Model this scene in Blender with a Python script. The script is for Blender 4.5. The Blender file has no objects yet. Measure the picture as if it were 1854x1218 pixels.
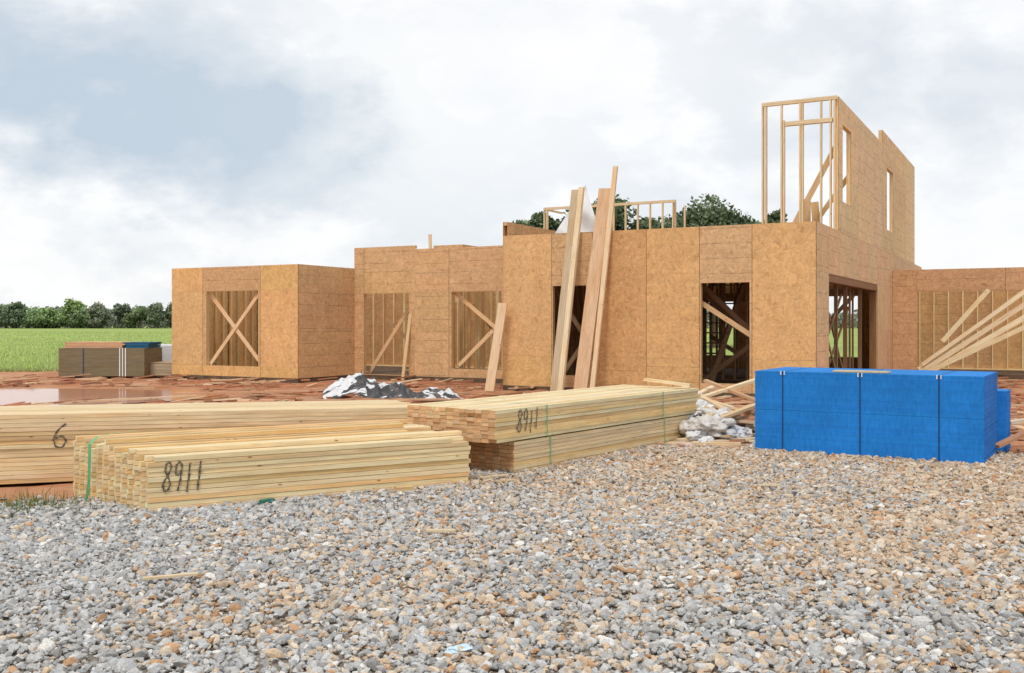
import bpy, bmesh, math, random
import numpy as np
from mathutils import Vector, Matrix, noise
random.seed(7); rng=np.random.default_rng(7)
sc=bpy.context.scene
R=random.uniform
# ------------------------------------------------------------ helpers
def link(o): sc.collection.objects.link(o); return o
def tag(o,label=None,cat=None,group=None,kind=None):
    if label:o["label"]=label
    if cat:o["category"]=cat
    if group:o["group"]=group
    if kind:o["kind"]=kind
    return o
def empty(name,loc=(0,0,0),rz=0):
    e=bpy.data.objects.new(name,None); e.empty_display_size=.3
    e.location=loc; e.rotation_euler=(0,0,rz); return link(e)
class MB:
    def __init__(s): s.v=[];s.f=[];s.uv=[];s.c=[];s.mi=[]
    def box(s,o,ax,d,col,end=None,uvo=None,mi=0):
        """o corner, ax 3 unit vectors, d 3 dims"""
        o=Vector(o); X,Y,Z=[Vector(a) for a in ax]; a,b,c=d
        if uvo is None: uvo=(R(0,50),R(0,50))
        end=end or col
        n=len(s.v); loc=[(i,j,k) for i in(0,a) for j in(0,b) for k in(0,c)]
        for l in loc: s.v.append(o+X*l[0]+Y*l[1]+Z*l[2])
        F=[((0,1,3,2),0),((4,6,7,5),0),((0,4,5,1),1),((2,3,7,6),1),((0,2,6,4),2),((1,5,7,3),2)]
        flip=X.cross(Y).dot(Z)<0
        for idx,ty in F:
            if flip: idx=idx[::-1]
            s.f.append([n+i for i in idx])
            for i in idx:
                l=loc[i]
                q={0:(l[1],l[2]),1:(l[0],l[2]),2:(l[0],l[1])}[ty]
                s.uv.append((q[0]+uvo[0],q[1]+uvo[1])); cc=end if ty==0 else col
                s.c.append(tuple(cc)+(() if len(cc)==4 else (0.,)))
            s.mi.append(mi)
    def beam(s,p0,p1,w,h,col,side=None,end=None):
        p0=Vector(p0);p1=Vector(p1);x=(p1-p0);L=x.length;x.normalize()
        sd=Vector(side) if side else (Vector((0,0,1)) if abs(x.z)<.9 else Vector((0,1,0)))
        y=sd.cross(x); 
        if y.length<1e-4: y=Vector((1,0,0)).cross(x)
        y.normalize(); z=x.cross(y)
        s.box(p0-y*w/2-z*h/2,(x,y,z),(L,w,h),col,end)
    def obj(s,name,mat,parent=None):
        me=bpy.data.meshes.new(name); me.from_pydata([tuple(v) for v in s.v],[],s.f)
        uv=me.uv_layers.new(name="UVMap"); uv.data.foreach_set("uv",np.array(s.uv,dtype=np.float32).ravel())
        ca=me.color_attributes.new("col",'FLOAT_COLOR','CORNER'); ca.data.foreach_set("color",np.array(s.c,dtype=np.float32).ravel())
        for m in (mat if isinstance(mat,list) else [mat]): me.materials.append(m)
        me.polygons.foreach_set("material_index",np.array(s.mi,dtype=np.int32))
        me.update(); o=bpy.data.objects.new(name,me); link(o)
        if parent:o.parent=parent
        return o
def npmesh(name,V,F,C,mat,parent=None,k=3):
    me=bpy.data.meshes.new(name); nv=len(V); nf=len(F)
    me.vertices.add(nv); me.vertices.foreach_set("co",V.astype(np.float32).ravel())
    me.loops.add(nf*k); me.loops.foreach_set("vertex_index",F.astype(np.int32).ravel())
    me.polygons.add(nf); me.polygons.foreach_set("loop_start",np.arange(0,nf*k,k,dtype=np.int32))
    try: me.polygons.foreach_set("loop_total",np.full(nf,k,dtype=np.int32))
    except Exception: pass
    ca=me.color_attributes.new("col",'FLOAT_COLOR','POINT')
    CC=np.ones((nv,4),dtype=np.float32); CC[:,:3]=C; ca.data.foreach_set("color",CC.ravel())
    me.materials.append(mat); me.update(calc_edges=True); me.validate()
    me.polygons.foreach_set("use_smooth",np.zeros(len(me.polygons),dtype=bool))
    o=bpy.data.objects.new(name,me); link(o)
    if parent:o.parent=parent
    return o
# ------------------------------------------------------------ materials
class NT:
    def __init__(s,name,world=None):
        if world: s.t=world.node_tree
        else:
            s.m=bpy.data.materials.new(name); s.m.use_nodes=True; s.t=s.m.node_tree
        s.t.nodes.clear()
    def n(s,ty,ins=None,**kw):
        nd=s.t.nodes.new(ty)
        for k,v in kw.items(): setattr(nd,k,v)
        for k,v in (ins or {}).items(): s.set(nd.inputs[k],v)
        return nd
    def set(s,inp,v):
        if isinstance(v,bpy.types.NodeSocket): s.t.links.new(v,inp)
        else: inp.default_value=v
    def math(s,op,a,b=0.,clamp=False):
        nd=s.n('ShaderNodeMath',operation=op,use_clamp=clamp); s.set(nd.inputs[0],a); s.set(nd.inputs[1],b); return nd.outputs[0]
    def mix(s,f,a,b,bt='MIX'):
        nd=s.n('ShaderNodeMix',data_type='RGBA',blend_type=bt); s.set(nd.inputs[0],f)
        for i,v in ((6,a),(7,b)): s.set(nd.inputs[i],v if isinstance(v,bpy.types.NodeSocket) else (tuple(v)+(1,) if len(v)==3 else v))
        return nd.outputs[2]
    def mr(s,v,a,b,c=0.,d=1.):
        nd=s.n('ShaderNodeMapRange'); 
        for i,x in enumerate((v,a,b,c,d)): s.set(nd.inputs[i],x)
        return nd.outputs[0]
    def noise(s,vec,scale,detail=4,rough=.5,dist=0.):
        nd=s.n('ShaderNodeTexNoise',{'Scale':scale,'Detail':detail,'Roughness':rough,'Distortion':dist}); s.set(nd.inputs['Vector'],vec); return nd.outputs[0]
    def mapv(s,vec,sc_):
        nd=s.n('ShaderNodeMapping'); s.set(nd.inputs[0],vec); nd.inputs[3].default_value=sc_; return nd.outputs[0]
    def out(s,color,rough=.7,bump=None,bs=.3,bd=.01,spec=.3,**extra):
        p=s.n('ShaderNodeBsdfPrincipled'); s.set(p.inputs['Base Color'],color if isinstance(color,bpy.types.NodeSocket) else tuple(color)+(1,))
        s.set(p.inputs['Roughness'],rough); p.inputs['Specular IOR Level'].default_value=spec
        for k,v in extra.items(): s.set(p.inputs[k],v)
        if bump is not None:
            b=s.n('ShaderNodeBump',{'Strength':bs,'Distance':bd,'Height':bump}); s.t.links.new(b.outputs[0],p.inputs['Normal'])
        o=s.n('ShaderNodeOutputMaterial'); s.t.links.new(p.outputs[0],o.inputs[0]); return s.m
def uvn(N): return N.n('ShaderNodeUVMap').outputs[0]
def objc(N): return N.n('ShaderNodeTexCoord').outputs['Object']
def grey(N,f): return N.n('ShaderNodeCombineColor',{0:f,1:f,2:f}).outputs[0]
def mat_wood(name,gr=.30,knot=True):
    N=NT(name); uv=uvn(N); at=N.n('ShaderNodeAttribute',attribute_name='col')
    g=N.noise(N.mapv(uv,(1.2,26,1)),2.2,5,.6,.6)
    g2=N.noise(N.mapv(uv,(.8,3,1)),1.5,3,.5)
    f=N.mr(g,.3,.7,1-gr,1.08)
    col=N.mix(1,at.outputs['Color'],grey(N,f),'MULTIPLY')
    col=N.mix(N.mr(g2,.45,.7,0,.5),col,N.mix(1,col,(.92,.70,.46),'MULTIPLY'))
    if knot:
        vo=N.n('ShaderNodeTexVoronoi',{'Scale':3.8}); N.set(vo.inputs['Vector'],N.mapv(uv,(1,2.4,1)))
        k=N.mr(vo.outputs['Distance'],.035,.10,.85,0)
        col=N.mix(k,col,(.24,.11,.045))
    return N.out(col,.7,g,.25,.004,.25)
WOOD=mat_wood("pine_wood")
def mat_osb():
    N=NT("osb_panel"); uv=uvn(N); at=N.n('ShaderNodeAttribute',attribute_name='col')
    w=N.n('ShaderNodeTexNoise',{'Scale':4.,'Detail':2.}); N.set(w.inputs['Vector'],uv)
    wv=N.n('ShaderNodeVectorMath',operation='MULTIPLY_ADD'); N.set(wv.inputs[0],w.outputs['Color']); wv.inputs[1].default_value=(.3,.3,.3); N.set(wv.inputs[2],uv)
    v1=N.n('ShaderNodeTexVoronoi',{'Scale':11.,'Randomness':1.}); N.set(v1.inputs['Vector'],N.mapv(wv.outputs[0],(1,2.8,1)))
    v2=N.n('ShaderNodeTexVoronoi',{'Scale':11.,'Randomness':1.}); N.set(v2.inputs['Vector'],N.mapv(wv.outputs[0],(2.8,1,1)))
    s1=N.n('ShaderNodeSeparateColor'); N.set(s1.inputs[0],v1.outputs['Color']); s2=N.n('ShaderNodeSeparateColor'); N.set(s2.inputs[0],v2.outputs['Color'])
    a=N.math('ADD',N.math('MULTIPLY',s1.outputs[0],.5),N.math('MULTIPLY',s2.outputs[0],.5))
    nz=N.noise(uv,1.6,5,.6); nn=N.noise(uv,26,3,.6)
    f=N.math('MULTIPLY',N.math('MULTIPLY',N.mr(a,.15,.85,.86,1.12),N.mr(nz,.3,.7,.92,1.08)),N.mr(nn,.3,.7,.94,1.07))
    col=N.mix(1,at.outputs['Color'],grey(N,f),'MULTIPLY')
    dk=N.math('GREATER_THAN',s2.outputs[1],.94)
    col=N.mix(N.math('MULTIPLY',dk,.3),col,N.mix(1,col,(.55,.36,.2),'MULTIPLY'))
    lt=N.math('GREATER_THAN',s1.outputs[1],.92)
    col=N.mix(N.math('MULTIPLY',lt,.25),col,(.86,.62,.34))
    st=N.mr(N.noise(N.mapv(uv,(3.5,.35,1)),1.2,5,.6),.52,.75,0,.25)
    col=N.mix(st,col,N.mix(1,col,(.78,.66,.52),'MULTIPLY'))
    sp=N.n('ShaderNodeSeparateXYZ'); N.set(sp.inputs[0],uv)
    fr=N.math('FRACT',N.math('DIVIDE',sp.outputs[1],.305)); ln=N.math('LESS_THAN',fr,.04)
    brk=N.mr(N.noise(uv,2.,3),.4,.5,.2,1.)
    col=N.mix(N.math('MULTIPLY',N.math('MULTIPLY',ln,at.outputs['Alpha']),N.math('MULTIPLY',brk,.5)),col,(.08,.05,.03))
    return N.out(col,.8,a,.25,.003,.2)
OSB=mat_osb()
def flat(name,col,rough=.6,var=.15,scale=6,spec=.3,metal=0.,bs=.2):
    N=NT(name); o=objc(N); nz=N.noise(o,scale,6,.6); f=N.mr(nz,.3,.7,1-var,1+var)
    c=N.mix(1,col,grey(N,f),'MULTIPLY')
    return N.out(c,rough,nz,bs,.01,spec,Metallic=metal)
def mat_attr(name,rough=.8,spec=.3,var=.2,scale=60):
    N=NT(name); at=N.n('ShaderNodeAttribute',attribute_name='col'); nz=N.noise(objc(N),scale,3,.6); f=N.mr(nz,.3,.7,1-var,1+var)
    c=N.mix(1,at.outputs['Color'],grey(N,f),'MULTIPLY')
    return N.out(c,rough,None,spec=spec)
STONE=mat_attr("crushed_stone",.85,.2,.25,110); LEAF=mat_attr("leaves",.7,.2,.1,3); GRASSM=mat_attr("grass_blades",.7,.2,.1,2)
BARK=flat("bark",(.12,.09,.06),.9,.3,8)
MUDBASE=flat("muddy_concrete",(.13,.09,.06),.85,.4,4)
STRAPG=flat("green_strap",(.16,.50,.24),.45,.1,5); STRAPK=flat("dark_strap",(.01,.05,.16),.5,.1,5)
WHITEP=flat("white_plastic",(.78,.78,.79),.45,.08,5,.4); WHITEC=flat("white_clip",(.85,.85,.82),.5,.05)
PAPER=flat("dusty_white_plastic",(.66,.63,.60),.55,.25,14,.3)
def mat_spray():
    N=NT("spray_paint"); nz=N.noise(objc(N),90,4,.7); c=N.mix(N.mr(nz,.42,.66),(.05,.045,.04),(.34,.26,.16)); return N.out(c,.7)
BLACK=mat_spray()
def mat_blue():
    N=NT("blue_sheathing"); uv=uvn(N); at=N.n('ShaderNodeAttribute',attribute_name='col')
    n2=N.noise(objc(N),1.6,4,.6); n3=N.noise(N.mapv(objc(N),(30,30,9)),1,5,.7)
    f=N.math('MULTIPLY',N.mr(n2,.3,.7,.84,1.12),N.mr(n3,.3,.7,.80,1.15))
    c=N.mix(1,at.outputs['Color'],grey(N,f),'MULTIPLY')
    return N.out(c,.75,n3,.3,.005,.15)
BLUE=mat_blue()
def mat_tarp(name,thr,sx,sy,dark=(.05,.05,.055),light=(.76,.76,.77)):
    N=NT(name); o=objc(N)
    m=N.mr(N.noise(N.mapv(o,(sx,sy,sx)),1.6,3,.5,1.2),thr,thr+.02,0,1)
    c=N.mix(m,light,dark)
    c=N.mix(N.mr(N.noise(o,7,4),.5,.7,0,.35),c,(.34,.24,.18))
    return N.out(c,.5,None,spec=.4)
TARPW=mat_tarp("white_housewrap",.51,.8,3.0); TARPD=mat_tarp("dark_sheeting",.36,.8,2.5)
def mat_ground():
    N=NT("ground_clay_grass"); o=objc(N); at=N.n('ShaderNodeAttribute',attribute_name='mask')
    sp=N.n('ShaderNodeSeparateColor'); N.set(sp.inputs[0],at.outputs['Color'])
    nb=N.noise(o,.7,8,.65); nf=N.noise(o,14,8,.7)
    clay=N.mix(N.mr(nb,.35,.65),(.42,.165,.08),(.60,.33,.19)); clay=N.mix(N.mr(nf,.45,.7,0,.5),clay,(.24,.11,.06))
    vo=N.n('ShaderNodeTexVoronoi',{'Scale':26.}); N.set(vo.inputs['Vector'],o)
    vs=N.n('ShaderNodeSeparateColor'); N.set(vs.inputs[0],vo.outputs['Color'])
    gr=N.mix(vs.outputs[0],(.27,.23,.19),(.42,.36,.30)); gr=N.mix(N.mr(vo.outputs['Distance'],.2,.6,0,.5),gr,(.17,.14,.11))
    n3=N.noise(N.mapv(o,(.03,.12,1)),1,8,.7); n4=N.noise(N.mapv(o,(1,.5,1)),1.2,8,.8)
    gs=N.mix(N.mr(n3,.35,.65),(.26,.37,.08),(.44,.50,.17)); gs=N.mix(N.mr(n4,.4,.7,0,.4),gs,(.19,.27,.07))
    edge=N.math('ADD',sp.outputs[0],N.math('MULTIPLY',N.math('SUBTRACT',nf,.5),.5)); c=N.mix(N.mr(edge,.42,.58),clay,gr)
    edge2=N.math('ADD',sp.outputs[1],N.math('MULTIPLY',N.math('SUBTRACT',nb,.5),.8)); c=N.mix(N.mr(edge2,.42,.58),c,gs)
    return N.out(c,.9,nf,.6,.03,.1)
GROUND=mat_ground()
# ------------------------------------------------------------ camera, light, world
cam=bpy.data.cameras.new("camera"); co=link(bpy.data.objects.new("camera",cam)); co.location=(0,0,1.5); co.rotation_euler=(math.pi/2,0,0)
cam.lens=36*1800/1854; cam.sensor_width=36; cam.shift_y=-24/1854; cam.clip_end=3000; cam.clip_start=.1; sc.camera=co
SE,SA=math.radians(55),math.radians(200)
sd=Vector((math.sin(SA)*math.cos(SE),math.cos(SA)*math.cos(SE),math.sin(SE)))
sl=bpy.data.lights.new("sun",'SUN'); sl.energy=1.5; sl.angle=math.radians(11); sl.color=(1,.95,.87)
so=link(bpy.data.objects.new("sun",sl)); so.rotation_euler=sd.to_track_quat('Z','Y').to_euler(); so.location=(0,-5,30)
w=bpy.data.worlds.new("World"); sc.world=w; w.use_nodes=True
N=NT(None,w)
d=N.n('ShaderNodeTexCoord').outputs['Generated']
sky=N.n('ShaderNodeTexSky',sky_type='NISHITA',sun_disc=False,sun_elevation=SE,sun_rotation=SA)
skyc=N.mix(1,sky.outputs[0],(.12,.12,.12),'MULTIPLY')
m1=N.mapv(d,(1,1,1.8)); n1=N.noise(m1,3.4,10,.52,.2); n2=N.noise(m1,9.,9,.6,.15)
base=N.math('ADD',N.math('MULTIPLY',n1,.74),N.math('MULTIPLY',n2,.26))
dv=N.n('ShaderNodeVectorMath',operation='DISTANCE'); N.set(dv.inputs[0],N.mapv(d,(1,1,1.9))); dv.inputs[1].default_value=(-.34,.92,.37)
dd_=N.math('ADD',dv.outputs['Value'],N.math('MULTIPLY',N.math('SUBTRACT',base,.5),1.5))
dark=N.mr(dd_,.0,.23,.85,0)
dv2=N.n('ShaderNodeVectorMath',operation='DISTANCE'); N.set(dv2.inputs[0],N.mapv(d,(1,1,1.9))); dv2.inputs[1].default_value=(-.05,.90,.47)
lt=N.mr(N.math('ADD',dv2.outputs['Value'],N.math('MULTIPLY',N.math('SUBTRACT',base,.5),2.2)),.05,.26,.7,0)
cl=N.mix(N.mr(base,.42,.56),(.70,.75,.81),(1.0,1.0,1.0)); cl=N.mix(N.mr(n2,.35,.65,.35,0),cl,(.77,.805,.85)); cl=N.mix(lt,cl,(1.02,1.02,1.0)); cl=N.mix(dark,cl,(.50,.60,.70))
fin=N.mix(.94,skyc,cl)
bg=N.n('ShaderNodeBackground',{'Strength':1.05}); N.set(bg.inputs[0],fin); ow=N.n('ShaderNodeOutputWorld'); N.t.links.new(bg.outputs[0],ow.inputs[0])
# ------------------------------------------------------------ ground
GX=[-12,-6,-3.9,-2.9,-.4,.5,2.5,4,5.5,8,14]; GY=[5.6,7.3,8.1,9,10,12,13,12.6,11.3,10.6,10.0]
def gb(x): return np.interp(x,GX,GY)
def axis_pts(segs):
    r=[]
    for a,b,s in segs: r+=list(np.arange(a,b,s))
    return r+[segs[-1][1]]
xs=axis_pts([(-900,-60,60),(-60,-16,4),(-16,16,.25),(16,60,4),(60,900,60)]); ys=axis_pts([(-60,2,4),(2,32,.25),(32,80,3),(80,1500,60)])
nx,ny=len(xs),len(ys); XX,YY=np.meshgrid(xs,ys)
ZZ=np.zeros_like(XX)
def puddle_in(x,y): return ((x+9.6)/3.4)**2+((y-20.4)/2.3)**2
for j in range(ny):
    for i in range(nx):
        x,y=XX[j,i],YY[j,i]
        if -17<x<17 and 2<y<33:
            a=min(1,max(0,(y-gb(x))/1.5)); p=min(1,max(0,(puddle_in(x,y)-1)*1.2)); e=min(1,(17-abs(x))/2)
            h=noise.noise(Vector((x*.8,y*.8,0)))*.05+noise.noise(Vector((x*2.5,y*2.5,3)))*.03
            ZZ[j,i]=a*e*(h*p-.02) if y<24 or x<-10 else -.02*a
V=np.stack([XX,YY,ZZ],-1).reshape(-1,3); idx=np.arange(nx*ny).reshape(ny,nx)
F=np.stack([idx[:-1,:-1],idx[:-1,1:],idx[1:,1:],idx[1:,:-1]],-1).reshape(-1,4)
g=npmesh("ground",V,F,np.ones((len(V),3)),GROUND,k=4); tag(g,kind="structure")
g.data.polygons.foreach_set("use_smooth",np.ones(len(g.data.polygons),dtype=bool))
mk=g.data.color_attributes.new("mask",'FLOAT_COLOR','POINT'); M=np.zeros((len(V),4),dtype=np.float32)
M[:,0]=np.clip(.5+(gb(V[:,0])-V[:,1])*.8,0,1); M[:,1]=np.clip(.5+(V[:,1]-np.where(V[:,0]<-3,31.5,42))*.25,0,1); M[:,3]=1
mk.data.foreach_set("color",M.ravel())
Np=NT("puddle_water"); nz=Np.noise(objc(Np),3,3); PUD=Np.out((.52,.21,.11),.12,nz,.05,.01,.16)
bm=bmesh.new(); vs=[]
for k in range(90):
    a=k/90*2*math.pi; r=1.0+.22*noise.noise(Vector((math.cos(a)*1.6,math.sin(a)*1.6,5)))+.06*noise.noise(Vector((math.cos(a)*6,math.sin(a)*6,1)))
    vs.append(bm.verts.new((-9.6+3.6*r*math.cos(a),20.4+2.4*r*math.sin(a),-.004)))
bm.faces.new(vs); me=bpy.data.meshes.new("puddle"); bm.to_mesh(me); me.materials.append(PUD); tag(link(bpy.data.objects.new("puddle_water",me)),kind="structure")
# ------------------------------------------------------------ gravel
def hull(npts):
    bm=bmesh.new()
    for _ in range(npts):
        v=Vector((random.gauss(0,1),random.gauss(0,1),random.gauss(0,1))).normalized(); v*=R(.86,1.08); bm.verts.new(v)
    r=bmesh.ops.convex_hull(bm,input=bm.verts[:]); 
    bmesh.ops.delete(bm,geom=[v for v in bm.verts if not v.link_faces],context='VERTS')
    bmesh.ops.triangulate(bm,faces=bm.faces[:]); bmesh.ops.recalc_face_normals(bm,faces=bm.faces[:])
    bm.verts.index_update(); a=np.array([v.co[:] for v in bm.verts]); f=np.array([[v.index for v in q.verts] for q in bm.faces]); bm.free(); return a,f
def stones(n,ya,yb,marg,rad):
    y=rng.uniform(ya,yb,n*2); x=rng.uniform(-1,1,n*2)*(.53*yb+marg); keep=np.abs(x)<.53*y+marg
    keep&= y< gb(x)+rng.normal(0,.25,len(x)); x=x[keep][:n];y=y[keep][:n]; n=len(x)
    s=np.clip(rng.lognormal(math.log(rad),.42,n),rad*.4,rad*2.5)
    clump=np.array([noise.noise(Vector((a*.5,b*.7,2)))+.5*noise.noise(Vector((a*1.6,b*1.9,7))) for a,b in zip(x,y)])
    ptan=np.clip(.36+.11*x+.42*clump+.045*(y-6),.10,.92); tan=rng.random(n)<ptan
    b=rng.normal(.465,.085,n).clip(.26,.70)
    grey_=np.stack([b*1.0,b*.975,b*.94],-1); bl=rng.random(n)<.22; grey_[bl]*=np.array([.95,.985,1.03]); hue=rng.random((n,1))
    tc=(1-hue)*np.array([.56,.41,.28])+hue*np.array([.62,.53,.42]); rust=rng.random(n)<.16; tc[rust]=np.array([.53,.32,.18]); tc=tc*rng.uniform(.78,1.15,(n,1))
    C=np.where(tan[:,None],tc,grey_); wh=rng.random(n)<.03; C[wh]=np.array([.74,.71,.66])
    return x,y,s,C,n
def build_stones(batches,name):
    VV=[];FF=[];CC=[];off=0
    for (x,y,s,C,n),npts,nv,zs in batches:
        var=rng.integers(0,nv,n)
        for k in range(nv):
            hv,hf=hull(npts); ii=np.where(var==k)[0]; m=len(ii)
            if not m: continue
            q=rng.normal(size=(m,4)); q/=np.linalg.norm(q,axis=1,keepdims=True); a,b,c,d=q.T
            Rm=np.stack([1-2*(c*c+d*d),2*(b*c-a*d),2*(b*d+a*c),2*(b*c+a*d),1-2*(b*b+d*d),2*(c*d-a*b),2*(b*d-a*c),2*(c*d+a*b),1-2*(b*b+c*c)],-1).reshape(m,3,3)
            an=np.stack([rng.uniform(.9,1.4,m),rng.uniform(.7,1.0,m),rng.uniform(.5,.8,m)],-1)*s[ii][:,None]
            P=np.einsum('mij,mvj->mvi',Rm,hv[None]*an[:,None,:]); P[:,:,2]*=.76
            P+=np.stack([x[ii],y[ii],rng.uniform(0,zs,m)+s[ii]*.2],-1)[:,None,:]
            VV.append(P.reshape(-1,3)); FF.append((hf[None]+(off+np.arange(m)*len(hv))[:,None,None]).reshape(-1,3)); CC.append(np.repeat(C[ii],len(hv),0)); off+=m*len(hv)
    return npmesh(name,np.concatenate(VV),np.concatenate(FF),np.concatenate(CC),STONE)
gv=build_stones([(stones(72000,3.3,8.2,1.2,.0165),20,14,.020),(stones(90000,8.2,14.5,1.0,.0188),11,10,.02)],"gravel")
tag(gv,"loose crushed grey and rusty gravel covering the ground","gravel",kind="stuff")
# ------------------------------------------------------------ house
ang=math.atan2(-.475,.88); HB=Vector((-5.42,25.2,0))
house=empty("house",HB,ang); tag(house,"half-built wooden house with bare strand-board walls and open framing","house")
GOLD=(.77,.455,.19); TAN=(.69,.415,.195); DK=(.61,.35,.155); PINE=(.84,.60,.33); PINED=(.80,.54,.28)
def vcol(c,v=.08):
    k=1+R(-v,v); return tuple(min(.95,q*k*(1+R(-.03,.03))) for q in c)
def sub(rect,ops):
    rs=[rect]
    for o in ops:
        out=[]
        for r in rs:
            x0,x1,z0,z1=r; a0,a1,b0,b1=o
            if a1<=x0 or a0>=x1 or b1<=z0 or b0>=z1: out.append(r); continue
            if a0>x0: out.append((x0,a0,z0,z1))
            if a1<x1: out.append((a1,x1,z0,z1))
            m0,m1=max(a0,x0),min(a1,x1)
            if b0>z0: out.append((m0,m1,z0,b0))
            if b1<z1: out.append((m0,m1,b1,z1))
        rs=out
    return rs
def wall(p0,dr,L,z0,z1,ops=(),xb=None,zb=None,cols=None,lines=None,flip=1,sheath=True,name="wall",stud=.406,parent=None,scol=PINED):
    x=Vector((dr[0],dr[1],0)); out=Vector((dr[1],-dr[0],0))*flip; z=Vector((0,0,1)); o=Vector((p0[0],p0[1],0)); inn=-out
    xb=xb or [0]+[k*1.22 for k in range(1,int(L/1.22)+1) if k*1.22<L-.2]+[L]; zb=zb or [z0,z1]
    par=parent or house; wo=None
    if sheath:
        m=MB()
        for i in range(len(xb)-1):
            for j in range(len(zb)-1):
                c=(cols(i,j) if cols else vcol(random.choice([GOLD,TAN,DK]),.06)); l=(lines(i,j) if lines else random.choice([0,1]))
                uo=(R(0,40),R(0,40))
                g=.005; gz=.0015
                for (a,b,cc,dd) in sub((xb[i]+(g if i else 0),xb[i+1]-(g if i<len(xb)-2 else 0),zb[j]+(gz if j else 0),zb[j+1]-(gz if j<len(zb)-2 else 0)),ops):
                    m.box(o+x*a+z*cc+out*.002,(x,out,z),(b-a,.012,dd-cc),tuple(c)+(float(l),),tuple(q*.5 for q in c[:3])+(0.,),(uo[0]+a,uo[1]+cc))
        for i in range(1,len(xb)-1):
            for (a,b,cc,dd) in sub((xb[i]-.02,xb[i]+.02,z0,z1),ops):
                if b-a>.03: m.box(o+x*a+z*cc+out*.0005,(x,out,z),(b-a,.001,dd-cc),(.14,.08,.04,0.))
        wo=m.obj(name,OSB,par)
    s=MB(); D=.09; T=.038
    def st(a,b,zz0,zz1): s.box(o+x*a+z*zz0,(z,x,inn),(zz1-zz0,b-a,D),vcol(scol,.15))
    for zz in (z1-T-.001,z1-2*T-.003): s.box(o+z*zz,(x,inn,z),(L,D,T),vcol(scol))
    segs=[(0,L)]
    for a0,a1,b0,b1 in ops:
        if b0<=z0+.15:
            ns=[]
            for q in segs:
                if a1<=q[0] or a0>=q[1]: ns.append(q)
                else:
                    if a0>q[0]: ns.append((q[0],a0))
                    if a1<q[1]: ns.append((a1,q[1]))
            segs=ns
        else: s.box(o+x*a0+z*(b0-T),(x,inn,z),(a1-a0,D,T-.002),vcol(scol))
        s.box(o+x*a0+z*(b1+.002),(x,inn,z),(a1-a0,D,.2 if b1+.3<z1 else T),vcol(scol))
        for a in (a0-T-.002,a0-2*T-.004,a1+.002,a1+T+.004):
            if 0<=a<=L-T: st(a,a+T,z0+T,z1-2*T-.004)
    for q in segs: s.box(o+x*q[0]+z*z0,(x,inn,z),(q[1]-q[0],D,T-.001),vcol(scol))
    k=0.; 
    while k<L-T+.001:
        a=min(k,L-T); hit=[q for q in ops if a+T>q[0]-.09 and a<q[1]+.09]
        if not hit: st(a,a+T,z0+T,z1-2*T-.004)
        else:
            q=hit[0]
            if a>q[0] and a+T<q[1]:
                if q[2]>z0+.15: st(a,a+T,z0+T,q[2]-T-.002)
                if q[3]+.3<z1: st(a,a+T,q[3]+.204,z1-2*T-.004)
        k+=stud
    so_=s.obj("stud_frame",WOOD,wo or par)
    return wo,so_
Zf=.10
wall((-4.45,0),(1,0),4.45,Zf,3.0,[(1.30,3.12,.37,2.35)],xb=[0,1.16,3.2,4.45],zb=[Zf,.37,2.36,3.0],cols=lambda i,j:vcol([(.74,.445,.20),(.65,.395,.195),(.78,.47,.20)][i] if j else GOLD,.03),lines=lambda i,j:int(i==1 and j==2))
wall((0,0),(0,1),2.33,Zf,3.0,xb=[0,2.33],zb=[Zf,1.3,2.5,3.0],cols=lambda i,j:vcol((.65,.405,.21),.04),lines=lambda i,j:1)
wall((-4.45,7.0),(0,-1),7.0,Zf,3.0,stud=.3)
wall((0,2.33),(1,0),1.99,Zf,3.56,[(.33,1.80,.12,2.30)],xb=[0,.33,1.99],zb=[Zf,1.2,2.31,2.95,3.56],cols=lambda i,j:vcol((.65,.405,.205),.05),lines=lambda i,j:1)
wall((1.99,2.33),(1,0),3.89,Zf,3.46,[(1.14,2.62,.32,2.31)],xb=[0,1.06,2.7,3.89],zb=[Zf,1.25,2.32,2.9,3.46],cols=lambda i,j:vcol((.68,.425,.215),.05),lines=lambda i,j:1)
BR=(.93,.66,.36)  # studs brightened, sheathing behind them darkened: room light and recess shade painted in
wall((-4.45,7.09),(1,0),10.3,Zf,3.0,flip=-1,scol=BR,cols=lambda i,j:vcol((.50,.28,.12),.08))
wall((2.6,2.5),(0,1),4.5,Zf,3.0,sheath=False,scol=BR)
wall((-4.2,3.4),(1,0),3.8,Zf,3.0,[(2.2,3.1,.1,2.1)],sheath=False,scol=BR)
wall((0.05,4.6),(1,0),2.5,Zf,3.0,[(.5,1.9,.12,2.1)],sheath=False,scol=BR)
wall((2.7,4.4),(1,0),3.1,Zf,3.0,sheath=False,scol=BR)
mc=[(.75,.46,.205),(.65,.395,.20),(.66,.375,.165),(.70,.42,.19),(.65,.41,.215),(.76,.455,.20)]
wall((5.88,.11),(1,0),6.90,Zf,3.475,[(1.25,2.05,.36,2.32),(4.61,5.61,.28,2.32)],xb=[0,1.22,2.2,3.43,4.58,5.66,6.9],zb=[Zf,.77,3.475] ,
     cols=lambda i,j:vcol(mc[i],.03),lines=lambda i,j:int(i in(1,4) or (i in(2,3) and j==0)))
wall((5.88,6.0),(0,-1),5.89,Zf,3.79)
m=MB(); m.box((5.972,.13,3.30),((0,1,0),(1,0,0),(0,0,1)),(5.8,.012,.488),(.60,.36,.18,1.)); m.obj("wall",OSB,house)
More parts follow.
